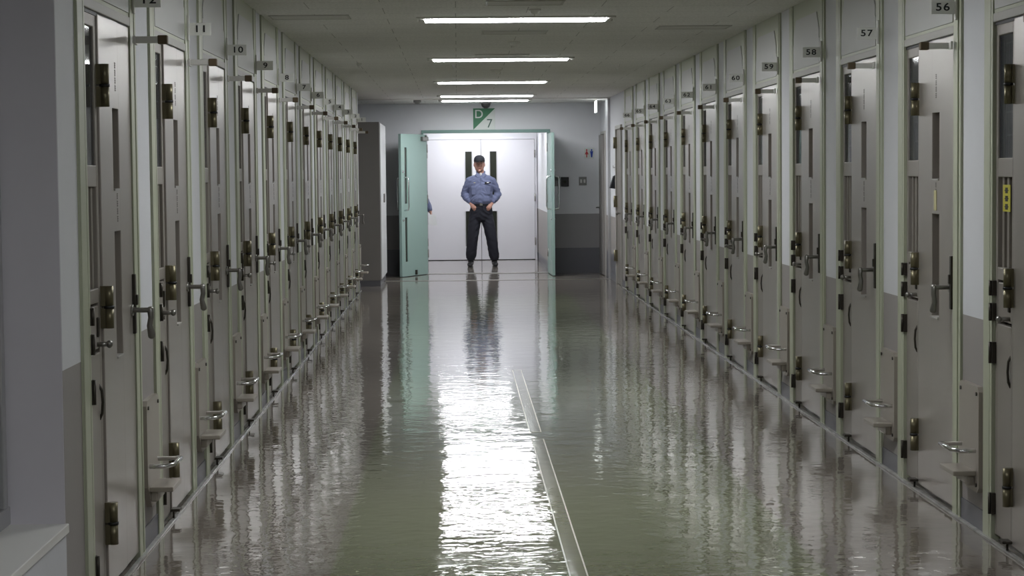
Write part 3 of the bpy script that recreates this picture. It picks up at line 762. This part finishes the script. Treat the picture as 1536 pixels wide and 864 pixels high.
# ---------------------------------------------------------------- people
def hand(bm, wrist, palm_dir, side_dir, curl_dir, s=1.0):
    """palm and five separate bent fingers; palm_dir to the knuckles, side_dir towards the thumb, curl_dir = palm side"""
    w_ = Vector(wrist); d = Vector(palm_dir).normalized(); t = Vector(side_dir).normalized(); c = Vector(curl_dir).normalized()
    k = w_ + d * 0.085 * s
    tube(bm, [w_ - d * 0.02, w_ + d * 0.02, w_ + d * 0.055, k - d * 0.005], [0.026 * s, 0.030 * s, 0.038 * s, 0.036 * s], seg=16, flat=0.48, up=tuple(c))
    for i, (off, ln) in enumerate(((0.030, 0.078), (0.010, 0.088), (-0.010, 0.082), (-0.029, 0.064))):
        b0 = k + t * off * s - d * 0.012 * s
        p1 = b0 + d * ln * 0.45 * s + c * 0.006 * s
        p2 = p1 + (d * 0.75 + c * 0.65).normalized() * ln * 0.32 * s
        p3 = p2 + (d * 0.35 + c * 0.95).normalized() * ln * 0.28 * s
        tube(bm, [b0, p1, p2, p3], [0.0095 * s, 0.009 * s, 0.0082 * s, 0.007 * s], seg=10)
    b0 = w_ + d * 0.025 * s + t * 0.024 * s
    p1 = b0 + (d * 0.6 + t * 0.75).normalized() * 0.042 * s
    p2 = p1 + (d * 0.9 + t * 0.25 + c * 0.3).normalized() * 0.034 * s
    tube(bm, [b0, p1, p2], [0.0135 * s, 0.0115 * s, 0.009 * s], seg=10)

def person(label, loc, rz, arms, feet, hands, chest=1.0, badge=True):
    """arms: per side (shoulder, elbow, wrist); feet: per side (x, y); faces -y"""
    t = thing('person', label, 'person', loc, rz)
    cx = 0.02
    # ---- body
    bm = new()
    loft(bm, [(0, .004, 1.508, .022, .018), (0, -.010, 1.516, .044, .052), (0, -.010, 1.540, .062, .076), (0, -.008, 1.575, .074, .088), (0, -.004, 1.620, .080, .093),
              (0, 0, 1.665, .082, .096), (0, .004, 1.70, .078, .092), (0, .006, 1.73, .062, .076), (0, .006, 1.748, .036, .046), (0, .006, 1.753, .012, .015)], 28)
    ellipsoid(bm, (0, -.098, 1.612), (.013, .016, .012)); tube(bm, [(0, -.085, 1.655), (0, -.097, 1.618)], [.008, .011], 10)
    for s in (-1, 1):
        ellipsoid(bm, (s * .084, .010, 1.622), (.010, .020, .032)); ellipsoid(bm, (s * .034, -.080, 1.606), (.020, .014, .018))
        ellipsoid(bm, (s * .030, -.084, 1.662), (.024, .011, .007))
    ellipsoid(bm, (0, -.080, 1.528), (.022, .018, .014)); ellipsoid(bm, (0, -.088, 1.568), (.026, .010, .012))
    tube(bm, [(cx * .5, .012, 1.56), (cx, .016, 1.50), (cx, .014, 1.44)], [.056, .058, .070], 20)
    loft(bm, [(cx, .01, .80, .13, .09), (cx, .01, .90, .160, .105), (cx, 0, 1.0, .150, .105), (cx, -.005, 1.12, .145, .105), (cx, 0, 1.28, .165, .11), (cx, .005, 1.40, .155, .09), (cx, .01, 1.455, .09, .06)], 28)
    for s, (sh, el, wr) in zip((-1, 1), arms):
        sh, el, wr = Vector(sh), Vector(el), Vector(wr)
        tube(bm, [sh, (sh + el) / 2, el], [.050, .046, .038], 16); tube(bm, [el, el * .6 + wr * .4, wr], [.038, .037, .024], 16)
    for args in hands: hand(bm, *args)
    for s, (fx, fy) in zip((-1, 1), feet):
        hip = Vector((cx + s * .085, .01, .86)); kn = Vector((fx * .55 + hip.x * .45 + s * .0, fy * .5 - .012, .48)); an = Vector((fx, fy + .02, .10))
        tube(bm, [hip, (hip + kn) / 2, kn], [.082, .070, .052], 16); tube(bm, [kn, kn * .65 + an * .35, an], [.052, .052, .034], 16)
        tube(bm, [(fx, fy + .04, .05), (fx + s * .02, fy - .12, .03)], [.034, .028], 12)
    body = voxelise(obj('body', bm, 'skin', t), 0.0048, 3, 0.45)
    # ---- face details
    for s in (-1, 1):
        bm = new(); ellipsoid(bm, (s * .030, -.0865, 1.645), (.013, .006, .005)); obj('eye', bm, 'hair', t)
        bm = new(); tube(bm, [(s * .016, -.0945, 1.668), (s * .032, -.0935, 1.671), (s * .048, -.083, 1.666)], .0035, 8); obj('eyebrow', bm, 'hair', t)
    bm = new(); tube(bm, [(-.026, -.089, 1.5655), (0, -.0975, 1.5675), (.026, -.089, 1.5655)], [.003, .0055, .003], 10); obj('mouth', bm, 'lip', t)
    bm = new(); loft(bm, [(0, .030, 1.575, .050, .060), (0, .024, 1.60, .080, .078), (0, .020, 1.65, .086, .084), (0, .016, 1.69, .086, .088), (0, .012, 1.70, .080, .086)], 28)
    obj('hair', bm, 'hair', t)
    # ---- cap
    bm = new(); loft(bm, [(0, .003, 1.672, .088, .104), (0, .004, 1.69, .090, .107), (0, .004, 1.72, .086, .102), (0, .006, 1.745, .074, .088), (0, .008, 1.765, .052, .064), (0, .008, 1.776, .022, .028)], 28)
    cp = obj('cap', bm, 'cap', t)
    bm = new(); pts = []
    for k in range(13):
        a = PI * (1 + k / 12.0); pts.append((math.cos(a) * .082, -.055 + math.sin(a) * .125))
    top = [bm.verts.new((x, y, 1.684 - .14 * max(0, -y - .06) - x * x * 2.2)) for x, y in pts]; bot = [bm.verts.new((v.co.x, v.co.y, v.co.z - .005)) for v in top]
    bm.faces.new(top); bm.faces.new(bot[::-1])
    for k in range(13): bm.faces.new((top[k], bot[k], bot[(k + 1) % 13], top[(k + 1) % 13]))
    obj('cap_visor', bm, 'cap', cp)
    # ---- shirt
    bm = new()
    c = chest
    loft(bm, [(cx, 0, .985, .160 * c, .120), (cx, -.006, 1.01, .186 * c, .142), (cx, -.012, 1.045, .196 * c, .150), (cx, -.01, 1.09, .196 * c, .150), (cx, -.01, 1.16, .186 * c, .142), (cx, -.006, 1.26, .192 * c, .136), (cx, .0, 1.34, .188 * c, .124), (cx, .006, 1.40, .165, .108), (cx, .010, 1.44, .125, .088),
              (cx, .012, 1.468, .082, .074), (cx, .014, 1.488, .062, .062)], 36)
    for s, (sh, el, wr) in zip((-1, 1), arms):
        sh, el, wr = Vector(sh), Vector(el), Vector(wr); ce = wr + (el - wr) * .12
        tube(bm, [Vector((cx + s * .11, .006, 1.395)), sh, sh * .5 + el * .5 + Vector((s * .004, .004, 0)), el + Vector((s * .002, .006, 0))], [.062, .060, .062, .056], 20)
        tube(bm, [el, el * .6 + ce * .4, el * .2 + ce * .8 + Vector((0, 0, .005)), ce], [.060, .060, .052, .040], 20)
    sh_o = obj('shirt', bm, 'shirt', t)
    voxelise(sh_o, 0.009, 2, 0.5); crumple(sh_o, 0.010, (11, 9, 20))
    bm = new()
    for s in (-1, 1):
        x0 = cx + s * .004
        prism(bm, [(x0, 1.452), (cx + s * .052, 1.505), (cx + s * .085, 1.468), (cx + s * .055, 1.418)], -.100, -.086) if s > 0 else prism(bm, [(x0, 1.452), (cx + s * .055, 1.418), (cx + s * .085, 1.468), (cx + s * .052, 1.505)], -.100, -.086)
        for v in bm.verts:
            pass
    for v in bm.verts: v.co.y += (v.co.z - 1.418) * 0.62 + 0.0
    tube(bm, [(cx - .062, -.030, 1.498), (cx - .064, .02, 1.512), (cx - .04, .062, 1.520), (cx, .076, 1.522), (cx + .04, .062, 1.520), (cx + .064, .02, 1.512), (cx + .062, -.030, 1.498)], .012, 10)
    obj('collar', bm, 'shirt', sh_o)
    bm = new(); ellipsoid(bm, (cx, -.064, 1.470), (.020, .012, .026)); obj('undershirt', bm, 'transom', sh_o)
    bm = new(); box(bm, cx - .007, cx + .007, -.152, -.120, 1.03, 1.42, 0, .002)
    for v in bm.verts:
        v.co.y += 0.014 * max(0, (v.co.z - 1.2) / .22)
    obj('button_placket', bm, 'shirt', sh_o)
    for s in (-1, 1):
        bm = new(); box(bm, cx + s * .10 - .052, cx + s * .10 + .052, -.1345, -.115, 1.24, 1.285, 0, .004); box(bm, cx + s * .10 - .048, cx + s * .10 + .048, -.133, -.112, 1.15, 1.25, 0, .004); obj('chest_pocket', bm, 'shirt', sh_o)
    if badge:
        bm = new(); ellipsoid(bm, (cx + .112, -.124, 1.338), (.050, .010, .016)); box(bm, cx + .06, cx + .10, -.132, -.118, 1.318, 1.335, 0, .003); bd = obj('shoulder_badge', bm, 'cap', sh_o)
        bm = new(); box(bm, cx + .095, cx + .128, -.1365, -.130, 1.336, 1.347, 0, .001); obj('name_patch', bm, 'paper', bd)
        bm = new(); box(bm, cx - .115, cx - .085, -.126, -.118, 1.335, 1.345, 0, .001); obj('name_tag', bm, 'cream', sh_o)
    # ---- trousers
    bm = new()
    loft(bm, [(cx, .008, .74, .165, .105), (cx, .008, .80, .185, .122), (cx, .006, .88, .184, .128), (cx, .002, .95, .172, .128), (cx, 0, 1.0, .166, .126)], 32)
    for s, (fx, fy) in zip((-1, 1), feet):
        hip = Vector((cx + s * .093, .01, .80)); kn = Vector((fx * .60 + hip.x * .40, fy * .5 - .010, .47)); an = Vector((fx, fy + .015, .145))
        tube(bm, [hip, (hip + kn) / 2, kn, kn * .6 + an * .4, an * .85 + kn * .15, an], [.100, .096, .088, .086, .084, .076], 22)
        ellipsoid(bm, (fx, fy + .015, .165), (.073, .073, .035))
    tr_ = voxelise(obj('trousers', bm, 'trouser', t), 0.009, 3, 0.5); crumple(tr_, 0.009, (9, 9, 14))
    bm = new()
    seg = 40
    for zz in (0,):
        o_ = [[bm.verts.new((cx + rx * math.cos(2 * PI * k / seg), ry * math.sin(2 * PI * k / seg), z)) for k in range(seg)] for rx, ry, z in ((.176, .133, .975), (.178, .135, 1.018), (.168, .122, 1.018), (.166, .120, .975))]
        for i in range(4):
            a, b_ = o_[i], o_[(i + 1) % 4]
            for k in range(seg): bm.faces.new((a[k], a[(k + 1) % seg], b_[(k + 1) % seg], b_[k]))
    bl = obj('belt', bm, 'boot', tr_)
    bm = new(); box(bm, cx - .024, cx + .024, -.146, -.133, .974, 1.019, 0, .004); obj('belt_buckle', bm, 'nickel', bl)
    # ---- boots
    for s, (fx, fy) in zip((-1, 1), feet):
        bm = new()
        tube(bm, [(fx, fy + .02, .17), (fx, fy + .02, .09), (fx, fy + .02, .05)], [.052, .048, .044], 16)
        tube(bm, [(fx, fy + .045, .045), (fx + s * .006, fy - .03, .048), (fx + s * .016, fy - .11, .038), (fx + s * .020, fy - .155, .030)], [.042, .047, .046, .032], 16, flat=.85)
        bo = obj('boot', bm, 'boot', t); voxelise(bo, .007, 3, .5)
        zmin = min(v.co.z for v in bo.data.vertices)
        for v in bo.data.vertices:
            if v.co.z < .012: v.co.z = .012
        bm = new(); ellipsoid(bm, (fx + s * .008, fy - .055, .008), (.048, .135, .008)); sl = obj('boot_sole', bm, 'black', bo)
    return t

arms = [((-.160, .006, 1.375), (-.245, .045, 1.150), (-.150, -.065, 1.015)), ((.200, .006, 1.375), (.295, .045, 1.150), (.200, -.065, 1.015))]
hands = [((-.140, -.078, 1.005), (.55, -.30, -.72), (.75, 0, .60), (.15, .9, -.1)), ((.190, -.078, 1.005), (-.55, -.30, -.72), (-.75, 0, .60), (-.15, .9, -.1))]
person('person in blue shirt, black cap and navy trousers standing with both hands at the belt', (0.352, 32.45, 0), 0, arms, [(-.150, 0), (.225, .0)], hands)
arms2 = [((-.165, .006, 1.400), (-.215, .03, 1.12), (-.20, -.05, .88)), ((.190, .006, 1.400), (.215, .04, 1.12), (.318, -.060, .900))]
hands2 = [((-.20, -.055, .865), (0, -.1, -1), (.2, -1, 0), (1, 0, 0)), ((.322, -.065, .885), (.12, -.25, -.95), (.1, -1, 0), (-.9, 0, -.1))]
person('person in blue shirt hidden behind the open teal leaf, only a hand and sleeve showing', (-.735, 31.3, 0), 0, arms2, [(-.11, 0), (.12, 0)], hands2, badge=False)
bm = new()
prism(bm, [(-.035, -.075), (.095, -.085), (.08, .06), (.0, .085), (-.035, .05)], -.0012, .0012)
o = obj('paper_sheet', bm, 'paper'); o.location = (-.415, 31.125, .785); o.rotation_euler = (0, 0, math.radians(8))
tag(o, 'white sheet of paper held in the hand beside the teal leaf', 'paper')
